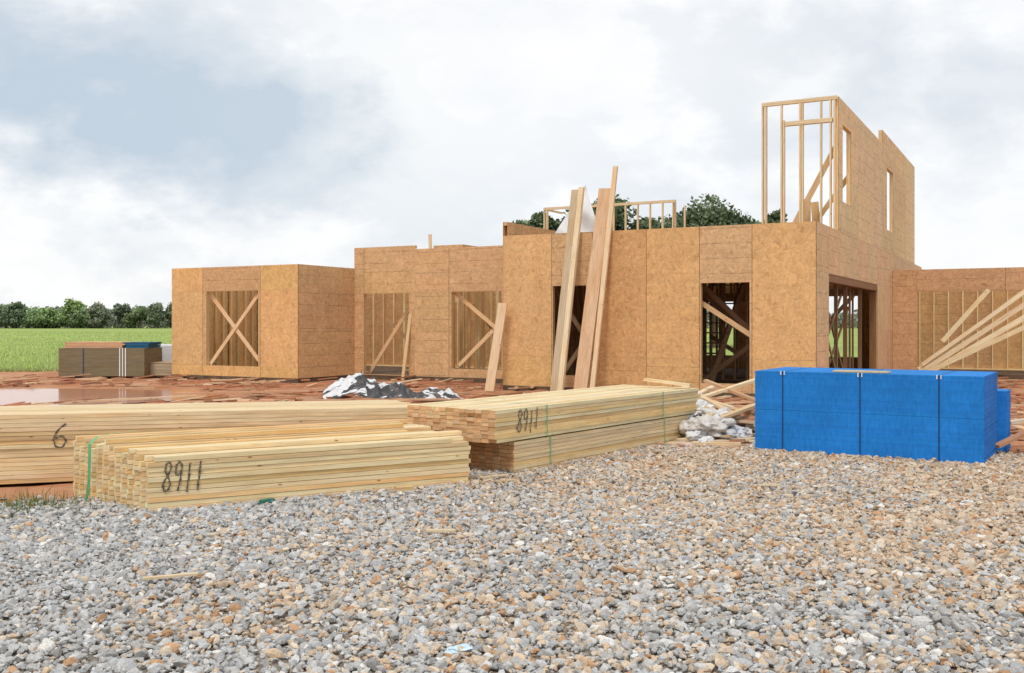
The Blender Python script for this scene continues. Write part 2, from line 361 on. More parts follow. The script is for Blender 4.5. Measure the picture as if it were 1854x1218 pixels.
wall((12.78,.11),(0,1),18.04,Zf,3.475,[(1.22,7.75,.10,2.51)],xb=[0,1.2,2.44,3.66,4.88,6.1,7.8,9,10.2,12.6,15,18.04],zb=[Zf,1.3,2.52,3.475],cols=lambda i,j:vcol((.69,.465,.27),.05),lines=lambda i,j:int(j==2 or i==0))
m=MB()
m.box((12.60,1.34,2.35),((0,1,0),(1,0,0),(0,0,1)),(6.5,.19,.15),(.30,.16,.08)); m.box((12.60,7.79,.1),((0,0,1),(1,0,0),(0,1,0)),(2.25,.17,.06),(.35,.19,.09))
m.box((12.60,1.335,.1),((0,0,1),(1,0,0),(0,1,0)),(2.25,.17,.04),(.35,.19,.09))
m.box((12.6,4.0,.1),((0,0,1),(1,0,0),(0,1,0)),(2.25,.09,.04),(.30,.17,.09)); m.box((12.6,6.0,.1),((0,0,1),(1,0,0),(0,1,0)),(2.25,.09,.04),(.30,.17,.09))
m.obj("door_frame",WOOD,house)
wall((12.80,10.68),(1,0),9,Zf,3.02,[(.65,6.2,.10,2.39)],xb=[0,.65,2.9,5.3,9],zb=[Zf,2.40,3.02],cols=lambda i,j:vcol((.58,.35,.185),.04),lines=lambda i,j:1)
wall((12.80,13.6),(1,0),9,Zf,3.0,flip=-1,scol=(.94,.71,.41),cols=lambda i,j:vcol((.56,.34,.16),.08),stud=.406)  # bright studs on darkened sheathing, recess shade painted into the colours
wall((12.78,2.42),(0,1),6.33,3.48,6.35,[(.45,1.49,4.15,5.83)],xb=[0,2.44,4.88,6.33],zb=[3.48,4.7,5.9,6.35],cols=lambda i,j:vcol((.73,.52,.31),.04),lines=lambda i,j:1,scol=PINE)
wall((12.78,8.76),(0,1),7.3,3.48,6.72,[(.85,2.1,4.1,5.82)],xb=[0,2.44,4.88,6.1,7.3],zb=[3.48,4.7,5.9,6.72],cols=lambda i,j:vcol((.70,.49,.28) if i<2 else (.78,.57,.34),.04),lines=lambda i,j:1,scol=PINE)
m=MB(); LP=(.88,.69,.44)
def stud(a,b,z0,z1,w=.038,dd=.09,c=None): m.box((a,b,z0),((0,0,1),(1,0,0),(0,1,0)),(z1-z0,w,dd),c or vcol(LP,.06))
stud(11.17,2.30,3.48,6.27);stud(11.24,2.30,3.48,6.27)
for a in (11.58,11.63): stud(a,2.30,3.48,5.93 if a>11.6 else 6.27)
for a in (11.98,12.03): stud(a,2.30,3.48,6.27)
stud(12.42,2.30,3.48,6.27);stud(12.62,2.30,3.48,6.27);stud(12.70,2.30,3.48,6.27)
m.box((11.17,2.30,6.275),((1,0,0),(0,1,0),(0,0,1)),(1.6,.09,.038),LP);m.box((11.17,2.30,6.316),((1,0,0),(0,1,0),(0,0,1)),(1.6,.09,.038),LP)
m.box((11.68,2.29,5.80),((1,0,0),(0,1,0),(0,0,1)),(1.0,.11,.09),LP)
m.obj("stud_frame",WOOD,house)
m=MB(); m.beam((11.75,2.5,3.5),(12.72,2.6,5.35),.03,.12,(.80,.54,.30)); m.beam((12.0,2.9,3.5),(12.0,2.9,4.25),.2,.06,PINE); m.beam((12.2,3.1,3.5),(12.15,3.1,4.2),.16,.06,PINE)
m.beam((11.9,3.4,3.5),(12.65,4.4,4.9),.03,.12,PINE)
m.obj("diagonal_brace",WOOD,house)
m=MB(); 
for k in range(12):
    a=2.2+k*.406
    if 1<=k<=3: continue
    stud(a,9.5,3.48,5.2)
for a in (6.60,6.66): stud(a,9.5,3.48,5.2)
stud(2.3,9.5,3.48,5.2); stud(2.3,11.0,3.48,5.2); stud(6.60,10.6,3.48,5.2)
m.box((2.2,9.5,5.203),((1,0,0),(0,1,0),(0,0,1)),(4.5,.09,.038),LP);m.box((2.2,9.5,5.243),((1,0,0),(0,1,0),(0,0,1)),(4.5,.09,.038),LP)
m.box((2.2,9.6,5.203),((0,1,0),(1,0,0),(0,0,1)),(1.2,.09,.05),LP)
m.obj("stud_frame",WOOD,house)
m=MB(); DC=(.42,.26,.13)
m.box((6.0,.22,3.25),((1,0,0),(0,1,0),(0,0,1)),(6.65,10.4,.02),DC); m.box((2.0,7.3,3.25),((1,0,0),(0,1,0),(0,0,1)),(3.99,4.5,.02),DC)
for k in range(16): m.box((6.05+k*.41,.24,3.0),((0,1,0),(1,0,0),(0,0,1)),(10.2,.04,.245),PINED)
m.obj("floor_deck",WOOD,house)
DB=(.46,.30,.16)  # pine studs darkened: shade under the deck painted into the colour
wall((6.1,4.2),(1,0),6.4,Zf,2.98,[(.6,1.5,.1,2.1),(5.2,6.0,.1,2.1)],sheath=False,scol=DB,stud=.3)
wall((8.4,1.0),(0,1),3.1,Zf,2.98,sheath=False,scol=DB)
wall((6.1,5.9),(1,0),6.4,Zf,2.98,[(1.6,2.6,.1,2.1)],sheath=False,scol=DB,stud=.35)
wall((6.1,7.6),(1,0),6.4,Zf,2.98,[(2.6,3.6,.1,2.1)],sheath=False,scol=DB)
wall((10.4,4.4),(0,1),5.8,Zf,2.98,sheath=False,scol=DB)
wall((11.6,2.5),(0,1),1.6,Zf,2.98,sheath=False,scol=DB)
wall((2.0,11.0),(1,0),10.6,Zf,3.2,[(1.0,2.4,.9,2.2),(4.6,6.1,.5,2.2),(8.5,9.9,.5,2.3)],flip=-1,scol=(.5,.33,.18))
def braces(lst,col=PINE,name="diagonal_brace",w=.025,h=.10):
    for p0,p1 in lst:
        m=MB(); m.beam(p0,p1,w,h,vcol(col,.1)); m.obj(name,WOOD,house)
braces([((-3.13,.11,.40),(-1.36,.11,2.33)),((-3.13,.14,2.25),(-1.36,.14,.45))],(.90,.64,.38))
braces([((.2,2.7,.1),(1.7,2.8,2.2)),((.4,3.3,1.6),(1.9,3.9,.1))],(.90,.64,.36))
braces([((3.12,2.50,2.3),(4.7,2.52,1.1)),((3.2,2.56,.4),(4.65,2.58,1.7))],(.88,.60,.34))
braces([((3.0,3.6,2.0),(4.6,3.7,.3))],(.45,.27,.14))
braces([((10.3,.35,2.0),(11.6,.42,1.15))],(.74,.50,.28))
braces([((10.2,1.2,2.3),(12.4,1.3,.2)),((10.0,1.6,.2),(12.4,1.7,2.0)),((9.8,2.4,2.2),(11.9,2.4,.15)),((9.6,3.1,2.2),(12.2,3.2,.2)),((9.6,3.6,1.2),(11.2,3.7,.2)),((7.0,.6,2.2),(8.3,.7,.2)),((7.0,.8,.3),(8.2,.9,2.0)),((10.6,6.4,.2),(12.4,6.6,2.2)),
        ((12.3,2.0,.2),(12.3,5.5,2.2)),((12.2,5.5,.2),(12.25,2.5,2.3)),((12.0,7.5,.2),(12.0,4.6,2.4)),((12.1,4.4,.2),(12.1,7.6,1.9))],(.42,.27,.15))  # braces darkened like the studs, interior shade in their colour
m=MB()
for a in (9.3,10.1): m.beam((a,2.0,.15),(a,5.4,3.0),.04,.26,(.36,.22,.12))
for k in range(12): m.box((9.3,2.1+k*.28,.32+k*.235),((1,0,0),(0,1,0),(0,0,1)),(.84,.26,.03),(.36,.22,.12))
m.obj("staircase",WOOD,house)
LB=(.93,.77,.51)
for p0,p1,ww in [((13.55,10.2,.20),(16.9,10.5,2.95),.13),((13.6,10.0,.12),(17.4,10.4,2.9),.13),((13.8,9.9,.10),(18.0,10.3,2.85),.14),((14.15,10.3,1.0),(15.3,10.5,2.42),.12),((13.7,9.75,.10),(18.2,10.2,2.45),.12),((13.65,10.1,.35),(16.7,10.4,2.75),.10)]:
    m=MB(); m.beam(p0,p1,.04,ww,vcol(LB,.1)); m.obj("diagonal_brace",WOOD,house)
m=MB()
for a,b,c,dd in [(-4.47,-.02,4.47,7.1),(.005,2.30,5.86,4.8),(5.88,.09,6.92,11.4),(12.81,10.64,9,3.0),(12.0,11.5,.8,6.6)]:
    m.box((a,b,-.05),((1,0,0),(0,1,0),(0,0,1)),(c,dd,.148),(.2,.2,.2))
m.obj("slab_foundation",MUDBASE,house)
m=MB(); m.beam((2.3,2.6,3.3),(2.28,2.6,3.86),.09,.03,LP); m.obj("upright_board",WOOD,house)
m=MB(); m.box((2.3,2.75,3.45),((1,0,0),(0,1,0),(0,0,1)),(.9,1.6,.12),(.70,.42,.2,1.)); m.obj("roof_panel",OSB,house)
# ------------------------------------------------------------ leaning boards
def loose(name,p0,p1,w_,h_,col,label,cat="board",group=None,side=None):
    m=MB(); P=Vector(p0); m.beam((0,0,0),Vector(p1)-P,w_,h_,col,side=side)
    o=m.obj(name,WOOD); o.location=P; return tag(o,label,cat,group)
wn=(.475,.88,0)
def lean(p0,p1,face,thick,col,label): return loose("leaning_board",p0,p1,face,thick,col,label,"board","boards leaning against the house wall",side=wn)
lean((.88,20.95,0),(1.38,21.62,4.40),.17,.045,(.64,.50,.33),"weathered grey-brown board leaning on the house wall")
lean((1.01,20.88,0),(1.51,21.55,4.44),.11,.09,(.90,.73,.48),"pale pine board leaning on the house wall")
lean((1.42,20.80,0),(2.02,21.42,4.40),.30,.05,(.78,.53,.33),"wide reddish-brown plank leaning on the house wall")
lean((1.66,20.70,0),(2.22,21.30,4.86),.10,.06,(.90,.68,.43),"long narrow pine board leaning on the house wall")
lean((-.50,21.9,0),(-.20,22.25,1.95),.22,.04,(.84,.60,.38),"short wide plank leaning on the house corner")
lean((-2.88,26.2,0),(-2.62,26.45,2.4),.09,.04,(.82,.6,.34),"thin stud leaning beside a doorway opening")
def cloth(name,mat,cx,cy,z,sx,sy,hgt,seed,label,cat,n=70):
    V=[];F=[]
    for j in range(n+1):
        for i in range(n+1):
            u=i/n*2-1;v=j/n*2-1; r=math.sqrt(u*u+v*v); ang_=math.atan2(v,u)
            e=1+.35*noise.noise(Vector((math.cos(ang_)*1.5,math.sin(ang_)*1.5,seed)))
            x=u*sx*e; y=v*sy*e; f=max(0,1-r*r*.7)
            rg=1-abs(noise.noise(Vector((x*1.4+seed,y*1.4,seed))))*2.4; rg2=1-abs(noise.noise(Vector((x*3.6+y,y*3.6,seed+4))))*2; rg3=1-abs(noise.noise(Vector((x*8,y*8+x*4,seed+9))))*2
            V.append((x+.04*rg2,y,max(.02,hgt*f*(.15+.5*rg+.28*rg2+.14*rg3))+ .012*noise.noise(Vector((x*9,y*9,1)))))
    for j in range(n):
        for i in range(n):
            a=j*(n+1)+i; F.append((a,a+1,a+n+2,a+n+1))
    me=bpy.data.meshes.new(name); me.from_pydata(V,[],F); me.materials.append(mat)
    me.polygons.foreach_set("use_smooth",np.ones(len(F),dtype=bool))
    o=link(bpy.data.objects.new(name,me)); o.location=(cx,cy,z); 
    return tag(o,label,cat)
cloth("tarp",TARPW,-3.05,19.9,0,.76,.6,.52,3,"crumpled white plastic tarp with dark folds heaped on mud","tarp")
cloth("tarp",TARPD,-2.25,19.4,0,.75,.45,.38,12.3,"dark crumpled sheeting lying on scrap boards","tarp")
cloth("tarp",TARPW,-1.50,19.2,0,.5,.45,.33,8.3,"pale crumpled tarp piece lying over scrap boards","tarp")
def flap(pts,label,mat=None):
    bm=bmesh.new(); n=14
    A,B,C=[Vector(p) for p in pts]; g={}
    for i in range(n+1):
        for j in range(n+1-i):
            p=A+(B-A)*i/n+(C-A)*j/n; p.y+=.06*math.sin(i*.9+j*.5)+.06*noise.noise(p*3); g[i,j]=bm.verts.new(p-A)
    for i in range(n):
        for j in range(n-i):
            f=bm.faces.new((g[i,j],g[i+1,j],g[i,j+1])); f.smooth=True
            if i+j<n-1: f=bm.faces.new((g[i+1,j],g[i+1,j+1],g[i,j+1])); f.smooth=True
    me=bpy.data.meshes.new("wrap_sheet"); bm.to_mesh(me); me.materials.append(WHITEP); o=link(bpy.data.objects.new("wrap_sheet",me)); o.location=A; tag(o,label,"plastic sheet")
flap([(1.66,22.4,4.62),(.95,22.3,3.50),(1.98,22.2,3.42)],"white house wrap sheet hanging behind leaning boards")
# ------------------------------------------------------------ lumber stacks
def lumber_stack(org,dr,length,cols_h,skew,z0,label,lf=None,bw=.089,bt=.038,col=(.86,.70,.44),endc=(.80,.58,.34),jit=.03,tilt=0,group="banded lumber stacks",loose_top=0):
    X=Vector((dr[0],dr[1],0)).normalized()
    e=empty("lumber_stack",(org[0],org[1],z0),math.atan2(X.y,X.x))
    if tilt: e.rotation_euler=(0,tilt,math.atan2(X.y,X.x))
    m=MB(); ez=Vector((0,0,1))
    rowoff=[R(-.004,.005) for _ in range(30)]
    for c,h in enumerate(cols_h):
        for r in range(h):
            top=(r==h-1)
            w0=c*(bw+.0015)+rowoff[r]; st=skew*(w0)+R(-jit,jit)*(.5 if random.random()<.8 else 2); L=(lf(w0) if lf else length)+R(-jit,jit)*3
            if top and loose_top: st+=R(-.01,.08); L+=R(-.40,.03)
            t=random.random()
            cc=vcol(col,.09) if t<.66 else (vcol(tuple(q*s for q,s in zip(col,(.94,.82,.64))),.09) if t<.90 else vcol(tuple(q*s for q,s in zip(col,(.82,.76,.68))),.08))
            ee=vcol(endc,.16) if random.random()<.75 else vcol(tuple(q*s for q,s in zip(endc,(1.1,1.25,1.4))),.1)
            fo=max(0,random.gauss(.003,.004)) if c==0 else 0
            a2=R(-.0014,.0014) if c==0 else (R(-.004,.004) if top and loose_top else 0); X2=Vector((1,a2,0)).normalized(); Y2=Vector((-a2,1,0)).normalized()
            m.box((st,w0+fo,r*(bt+.0022)+R(0,.0018)),(X2,Y2,ez),(L,bw-fo-(.0005 if not top else R(.001,.016)),bt-.001),cc,ee)
    m.obj("boards",WOOD,e); tag(e,label,"lumber stack",group); return e
DIG={'8':[[(.5,.52),(.2,.7),(.25,.93),(.55,1),(.78,.85),(.6,.62),(.25,.4),(.1,.18),(.35,0),(.7,.08),(.78,.3),(.5,.52)]],
 '9':[[(.75,.7),(.5,.52),(.2,.6),(.2,.85),(.5,1),(.75,.88),(.75,.6),(.68,.3),(.55,0)]],
 '1':[[(.5,1),(.46,.5),(.40,0)]],'6':[[(.7,.95),(.35,.75),(.15,.4),(.3,.08),(.65,.05),(.8,.3),(.6,.5),(.25,.42)]]}
def marking(parent,txt,a0,z0,wd,ht,y=-.006,th=.014,lean_=.02):
    m=bmesh.new(); cw=wd/len(txt)
    for k,ch in enumerate(txt):
        off=R(-.02,.02)
        for st in DIG[ch]:
            P=[]
            for i in range(len(st)-1):
                for q in range(5):
                    t=q/5; P.append((st[i][0]*(1-t)+st[i+1][0]*t,st[i][1]*(1-t)+st[i+1][1]*t))
            P.append(st[-1])
            for _ in range(2): P=[P[0]]+[((P[i-1][0]+2*P[i][0]+P[i+1][0])/4,(P[i-1][1]+2*P[i][1]+P[i+1][1])/4) for i in range(1,len(P)-1)]+[P[-1]]
            P=[Vector((a0+(k+p[0])*cw+lean_*p[1]+R(-.002,.002),y,z0+off+p[1]*ht+R(-.002,.002))) for p in P]; rows=[]
            for i,p in enumerate(P):
                tn=(P[min(i+1,len(P)-1)]-P[max(i-1,0)]).normalized(); nn=Vector((-tn.z,0,tn.x)); hw=th/2*(1+.3*math.sin(i*1.3+k))*R(.8,1.2)
                rows.append((m.verts.new(p+nn*hw+Vector((0,-i*1e-5,0))),m.verts.new(p-nn*hw+Vector((0,-i*1e-5,0)))))
            for i in range(len(rows)-1): m.faces.new((rows[i][0],rows[i][1],rows[i+1][1],rows[i+1][0]))
    me=bpy.data.meshes.new("painted_number"); m.to_mesh(me); me.materials.append(BLACK); o=link(bpy.data.objects.new("painted_number",me)); o.parent=parent
    o["label"]="hand-sprayed black number "+txt; return o
def strap(parent,pts,wd=.02,mat=None,axis=(1,0,0),name="strap"):
    bm=bmesh.new(); ax=Vector(axis)*wd/2; rows=[(bm.verts.new(Vector(p)+ax),bm.verts.new(Vector(p)-ax)) for p in pts]
    for i in range(len(rows)-1): bm.faces.new((rows[i][0],rows[i][1],rows[i+1][1],rows[i+1][0]))
    me=bpy.data.meshes.new(name); bm.to_mesh(me); me.materials.append(mat or STRAPG); o=link(bpy.data.objects.new(name,me)); o.parent=parent; return o
PINEY=(.92,.735,.45)
S1=lumber_stack((-2.87,7.83),(.869,.495),2.85,[11,11,12,12,11,12,11,12,13,12,13,12,13],-.383,.0,"short pale pine lumber stack with skewed board ends on gravel",lf=lambda w_:2.85+.30*w_,col=PINEY,endc=(.90,.71,.46),jit=.007,loose_top=1)
marking(S1,"8911",.10,.15,.33,.235,th=.015)
strap(S1,[(.55,1.0,.555),(.30,.93,.565),(.05,.86,.57),(-.15,.78,.565),(-.28,.70,.555),(-.345,.66,.50),(-.345,.67,.40),(-.345,.70,.20),(-.36,.76,.01)],.022,axis=(.96,-.25,0))
S2b=lumber_stack((.02,9.87),(.611,.792),3.70,[8]*13,.0,.0,"lower pine lumber stack with reddish board ends on gravel",col=(.88,.71,.43),endc=(.68,.40,.21),jit=.015)
S2t=lumber_stack((-.16,9.60),(.611,.792),4.29,[8]*13,.0,.335,"upper pine lumber stack with reddish board ends on another stack",col=(.92,.77,.49),endc=(.76,.46,.24),jit=.018)
marking(S2t,"8911",.33,.075,.38,.22,th=.016)
for e,aa,hh_ in ((S2t,(.85,3.3),.326),(S2b,(.62,3.05),.326)):
    for a in aa: strap(e,[(a,1.0,hh_),(a,-.006,hh_),(a,-.009,.0)],.014)
S0=lumber_stack((-7.4,7.94),(.903,.429),7.15,[16]*13,.0,.06,"long tall stack of pine boards beside a muddy puddle",col=(.88,.70,.43),endc=(.7,.45,.25),jit=.03,tilt=.018)
marking(S0,"6",3.35,.32,.18,.25,th=.016)
def block(loc,dims,rz,col,label="wooden spacer block beneath a lumber stack"):
    m=MB(); m.box((-dims[0]/2,-dims[1]/2,0),((1,0,0),(0,1,0),(0,0,1)),dims,col); o=m.obj("spacer_block",WOOD); o.location=loc; o.rotation_euler=(0,0,rz); tag(o,label,"wood block")
block((-.95,8.78,0),(.16,.09,.06),.4,(.75,.52,.26)); block((-5.2,9.2,0),(.1,.9,.08),.44,(.5,.35,.2))
block((-2.02,8.2,0),(.12,.05,.05),.9,(.05,.24,.20),"small green wood block at the foot of a lumber stack")
# ------------------------------------------------------------ blue sheet stacks
def blue_stack(org,dr,L,W,nl,label,t=.0125,seam=None):
    X=Vector((dr[0],dr[1],0)).normalized(); e=empty("panel_stack",(org[0],org[1],0),math.atan2(X.y,X.x)); m=MB(); z=.012
    for k in range(nl):
        if seam and k==seam: z+=.0025
        c=vcol((.022,.225,.67),.06); dx,dy=R(-.004,.004),R(-.0012,.0012)
        m.box((dx,dy,z),((1,0,0),(0,1,0),(0,0,1)),(L,W,t-.0005),c,vcol((.018,.19,.60),.05)); z+=t
    m.obj("sheets",BLUE,e)
    for a in (.33,1.2,L-.44) if L>2 else (.4,):
        strap(e,[(a,W+.005,0),(a,W+.005,z+.002),(a,-.008,z+.002),(a,-.008,0)],.013,STRAPK)
        mm=MB(); mm.box((a-.026,-.012,z-.04),((1,0,0),(0,1,0),(0,0,1)),(.010,.03,.044),(1,1,1)); mm.box((a+.015,-.012,z-.04),((1,0,0),(0,1,0),(0,0,1)),(.008,.03,.044),(1,1,1)); mm.obj("strap_clip",WHITEC,e)
    tag(e,label,"panel stack","blue painted sheet stacks"); return e,z
bs,zt=blue_stack((2.87,11.74),(2.09,-1.30),2.46,1.22,74,"tall banded stack of bright blue painted sheets on gravel",seam=38)
blue_stack((4.66,12.16),(2.09,-1.30),1.25,.45,56,"lower blue sheet stack behind the taller blue stack")
m=MB(); m.box((-.3,-.06,0),((1,0,0),(0,1,0),(0,0,1)),(.6,.18,.018),(.66,.52,.30)); o=m.obj("offcut_sheet",OSB); o.location=(3.95,11.25,zt+.004); o.rotation_euler=(0,0,-.56); tag(o,"small tan offcut sheet lying on blue sheets","offcut sheet")
# ------------------------------------------------------------ far stacks by the grass
e=empty("panel_stack",(-12.45,27.3,0),-.05); m=MB()
for k in range(26): m.box((R(-.006,.006),R(-.002,.002),.06+k*.029),((1,0,0),(0,1,0),(0,0,1)),(2.4,1.22,.0287),vcol((.25,.205,.125),.04))
m.obj("sheets",WOOD,e)
for a in (.7,1.72,1.80,1.88): strap(e,[(a,1.2,.82),(a,-.016,.82),(a,-.016,.05)],.02 if a<1 else .03,WHITEC if a>1 else STRAPK)
m=MB(); m.box((0,0,.045),((1,0,0),(0,1,0),(0,0,1)),(2.35,1.2,.014),(.2,.13,.08))
for a in (.2,1.2,2.1): m.box((a,.0,0),((1,0,0),(0,1,0),(0,0,1)),(.1,1.2,.05),(.2,.13,.08))
m.obj("pallet_base",WOOD,e); tag(e,"brown banded sheet stack standing at the edge of the grass","panel stack")
e=empty("lumber_stack",(-12.3,27.35,.82),-.03); m=MB()
for r in range(4):
    for c in range(7): m.box((R(-.06,.06),c*.15,r*.04),((1,0,0),(0,1,0),(0,0,1)),(1.6,.145,.038),vcol((.74,.44,.26),.2))
m.obj("boards",WOOD,e); tag(e,"small loose pile of reddish boards lying on brown sheets","lumber stack")
e=empty("board_bundle",(-11.0,27.3,.82),-.03); m=MB()
for r in range(4): m.box((R(-.03,.03),.1,r*.04),((1,0,0),(0,1,0),(0,0,1)),(1.0,.9,.034),vcol((.03,.15,.28),.2))
m.obj("boards",WOOD,e); tag(e,"small bundle of dark teal boards lying on brown sheets","board bundle")
m=MB(); m.box((0,0,.35),((1,0,0),(0,1,0),(0,0,1)),(1.2,1.0,.52),(.7,.72,.75)); m.box((.05,.05,0),((1,0,0),(0,1,0),(0,0,1)),(1.1,.9,.35),(.3,.25,.2))
o=m.obj("foam_block",[flat("white_foam",(.66,.68,.72),.6,.08,3)]); o.location=(-10.75,29.2,0); bv=o.modifiers.new("b",'BEVEL'); bv.width=.03; tag(o,"pale grey wrapped block beside the unfinished house","foam block")
e=empty("sheet_pile",(-10.1,27.6,0),-.1); m=MB()
for k in range(13): m.box((R(-.02,.02),R(-.02,.02),.03+k*.03),((1,0,0),(0,1,0),(0,0,1)),(1.5,1.1,.0285),vcol((.58,.48,.34),.06))
m.obj("sheets",WOOD,e); tag(e,"low pile of tan sheets next to the house wall","sheet pile")
# ------------------------------------------------------------ scraps
def inside_house(x,y):
    p=Vector((x-HB.x,y-HB.y)); a=p.x*.88-p.y*.475; b=p.x*.475+p.y*.88
    return (a<0.1 and a>-4.6 and b>-.1) or (0<=a<5.9 and b>2.2) or (a>=5.8 and b>0 and a<12.9) or (a>12.7 and b>10.5)
m=MB(); cnt=0
while cnt<1500:
    y=R(11.5,27); x=R(-.56*y-1,.56*y+1)
    if y<gb(x)+.3 or inside_house(x,y) or puddle_in(x,y)<1.3: continue
    if x<-1 and y<12.5: continue
    if 2.5<x<6.5 and y<12.9: continue
    if noise.noise(Vector((x*.5,y*.5,9)))<-.1 and random.random()<.7: continue
    L=R(.08,.9)**1.2; an=random.gauss(0,.7); c=random.choice([(.56,.26,.15),(.46,.22,.12),(.70,.46,.28),(.40,.20,.12),(.78,.60,.40),(.52,.22,.12)])
    z=max(0,noise.noise(Vector((x*.8,y*.8,0)))*.05)+R(.0,.06); 
    m.beam((x,y,z),(x+L*math.cos(an),y+L*math.sin(an),z+R(-.01,.10)*min(1,L)),R(.04,.14),R(.012,.035),vcol(c,.2)); cnt+=1
for _ in range(260): # debris heap between the stacks
    x=random.gauss(2.75,.45); y=random.gauss(13.0,.5)
    if y<12.1: continue
    zt_=.45*math.exp(-((x-2.6)**2/.22+(y-13.4)**2/.5)); z=max(.02,zt_*R(.2,1.0))
    an=R(-.9,.9); L=R(.1,.8); c=random.choice([(.86,.69,.47),(.66,.42,.25),(.80,.60,.40),(.56,.30,.18),(.72,.52,.36)])
    m.beam((x,y,z),(x+L*math.cos(an),y+L*math.sin(an),max(.02,z+R(-.15,.08))),R(.03,.09),R(.012,.035),vcol(c,.15))
o=m.obj("scrap_wood",WOOD); tag(o,"splintered reddish scrap wood scattered over muddy clay","scrap wood",kind="stuff")
sb=[((-8.6,17.9,.05),(-6.0,18.9,.12),(.82,.62,.42)),((-6.7,19.8,.1),(-4.2,20.6,.1),(.7,.44,.28)),((-5.2,21.4,.08),(-3.4,21.0,.12),(.65,.36,.22)),((-3.9,18.6,.06),(-1.2,18.3,.1),(.66,.42,.26)),((-2.9,18.1,.05),(-1.0,18.6,.07),(.8,.58,.35)),
 ((2.2,13.1,.45),(2.9,14.2,.6),(.90,.72,.48)),((2.05,12.3,.05),(3.0,12.75,.1),(.88,.70,.46)),((1.9,12.15,.03),(2.75,11.95,.05),(.86,.68,.45)),((2.3,13.6,.65),(2.9,12.7,.3),(.8,.6,.38)),((1.75,13.1,.76),(2.3,12.8,.70),(.90,.72,.45)),
 ((2.5,12.6,.35),(3.05,13.1,.10),(.86,.68,.42)),((2.4,13.0,.1),(3.2,12.8,.35),(.66,.42,.25)),((5.3,10.15,.03),(6.3,10.55,.05),(.62,.40,.27)),((5.5,11.3,.1),(6.8,11.9,.5),(.58,.3,.18)),((6.0,12.0,.3),(7.1,12.1,.45),(.76,.68,.55)),
 ((2.55,13.4,.50),(3.55,14.0,.74),(.88,.68,.42)),((2.7,13.9,.7),(3.3,13.3,.45),(.62,.38,.22)),((2.5,12.9,.42),(3.3,12.75,.12),(.90,.74,.50)),((2.6,12.5,.30),(3.2,12.9,.45),(.84,.64,.40)),((2.2,12.1,.04),(3.15,12.35,.07),(.88,.72,.50)),((2.35,13.3,.55),(3.2,12.9,.30),(.88,.70,.46))]
for p0,p1,c in sb: loose("scrap_board",p0,p1,.09,.035,c,"loose scrap board lying on muddy ground" if p0[0]<1 else "loose offcut board lying in the debris beside stacks",group="scattered offcut boards")
for x,y,L,an in [(-.3,9.35,.30,.5),(-2.1,5.65,.3,.3),(-.6,6.95,.2,0),(-.15,9.15,.2,.2),(3.2,10.6,.22,1.2),(2.2,8.9,.2,.1)]:
    loose("wood_splinter",(x,y,.05),(x+L*math.cos(an),y+L*math.sin(an),.055),.035,.012,(.80,.64,.42),"thin pale wood splinter lying on gravel","wood splinter","wood splinters on gravel")
def crumple(x,y,z,r,seed,mat,label,name="plastic_bag",fl=.6,cat="plastic bag"):
    bm=bmesh.new(); bmesh.ops.create_icosphere(bm,subdivisions=5,radius=1)
    sx,sy=R(1.0,1.5),R(.7,1.0); rz=R(0,3)
    for v in bm.verts:
        p=v.co.copy(); k=.9+.7*noise.noise(p*1.3+Vector((seed,0,0)))-.45*abs(noise.noise(p*2.3+Vector((0,seed,0))))-.28*abs(noise.noise(p*5+Vector((0,seed,3))))-.10*abs(noise.noise(p*11))
        q=p*k*r; v.co=Vector((q.x*sx*math.cos(rz)-q.y*sy*math.sin(rz),q.x*sx*math.sin(rz)+q.y*sy*math.cos(rz),q.z*fl))
        if v.co.z<-r*fl*.5: v.co.z=-r*fl*.5
    for f in bm.faces: f.smooth=True
    me=bpy.data.meshes.new(name); bm.to_mesh(me); me.materials.append(mat); o=link(bpy.data.objects.new(name,me)); o.location=(x,y,z+r*fl*.5); tag(o,label,cat,"crumpled plastic litter")
for i,(x,y,z,r) in enumerate([(2.45,12.55,.10,.28),(2.78,12.45,.04,.20),(2.30,12.45,.02,.18),(2.98,12.7,.05,.17),(2.40,13.0,.30,.22),(2.95,11.95,.0,.10),(2.62,12.75,.24,.18),(2.2,12.85,.18,.18),(2.45,13.5,.46,.14),(3.2,12.6,.02,.12),(2.35,12.15,.0,.12)]):
    crumple(x,y,z,r,i*3.3,WHITEP if i%3 else PAPER,"crumpled white plastic bag lying in wood debris",fl=.65)
crumple(2.02,11.75,0,.11,40,flat("pink_tan_wrap",(.72,.52,.42),.5,.2,9),"crumpled pinkish wrapper on gravel beside lumber")
crumple(-.24,4.5,.02,.06,50,flat("pale_blue_plastic",(.6,.76,.85),.4,.2,12),"pale blue torn plastic scrap on gravel",fl=.25)
crumple(.02,4.6,.02,.045,55,WHITEP,"small torn white plastic scrap on gravel",fl=.3)
crumple(3.75,8.15,.02,.045,60,WHITEP,"small torn white plastic scrap on gravel",fl=.5)
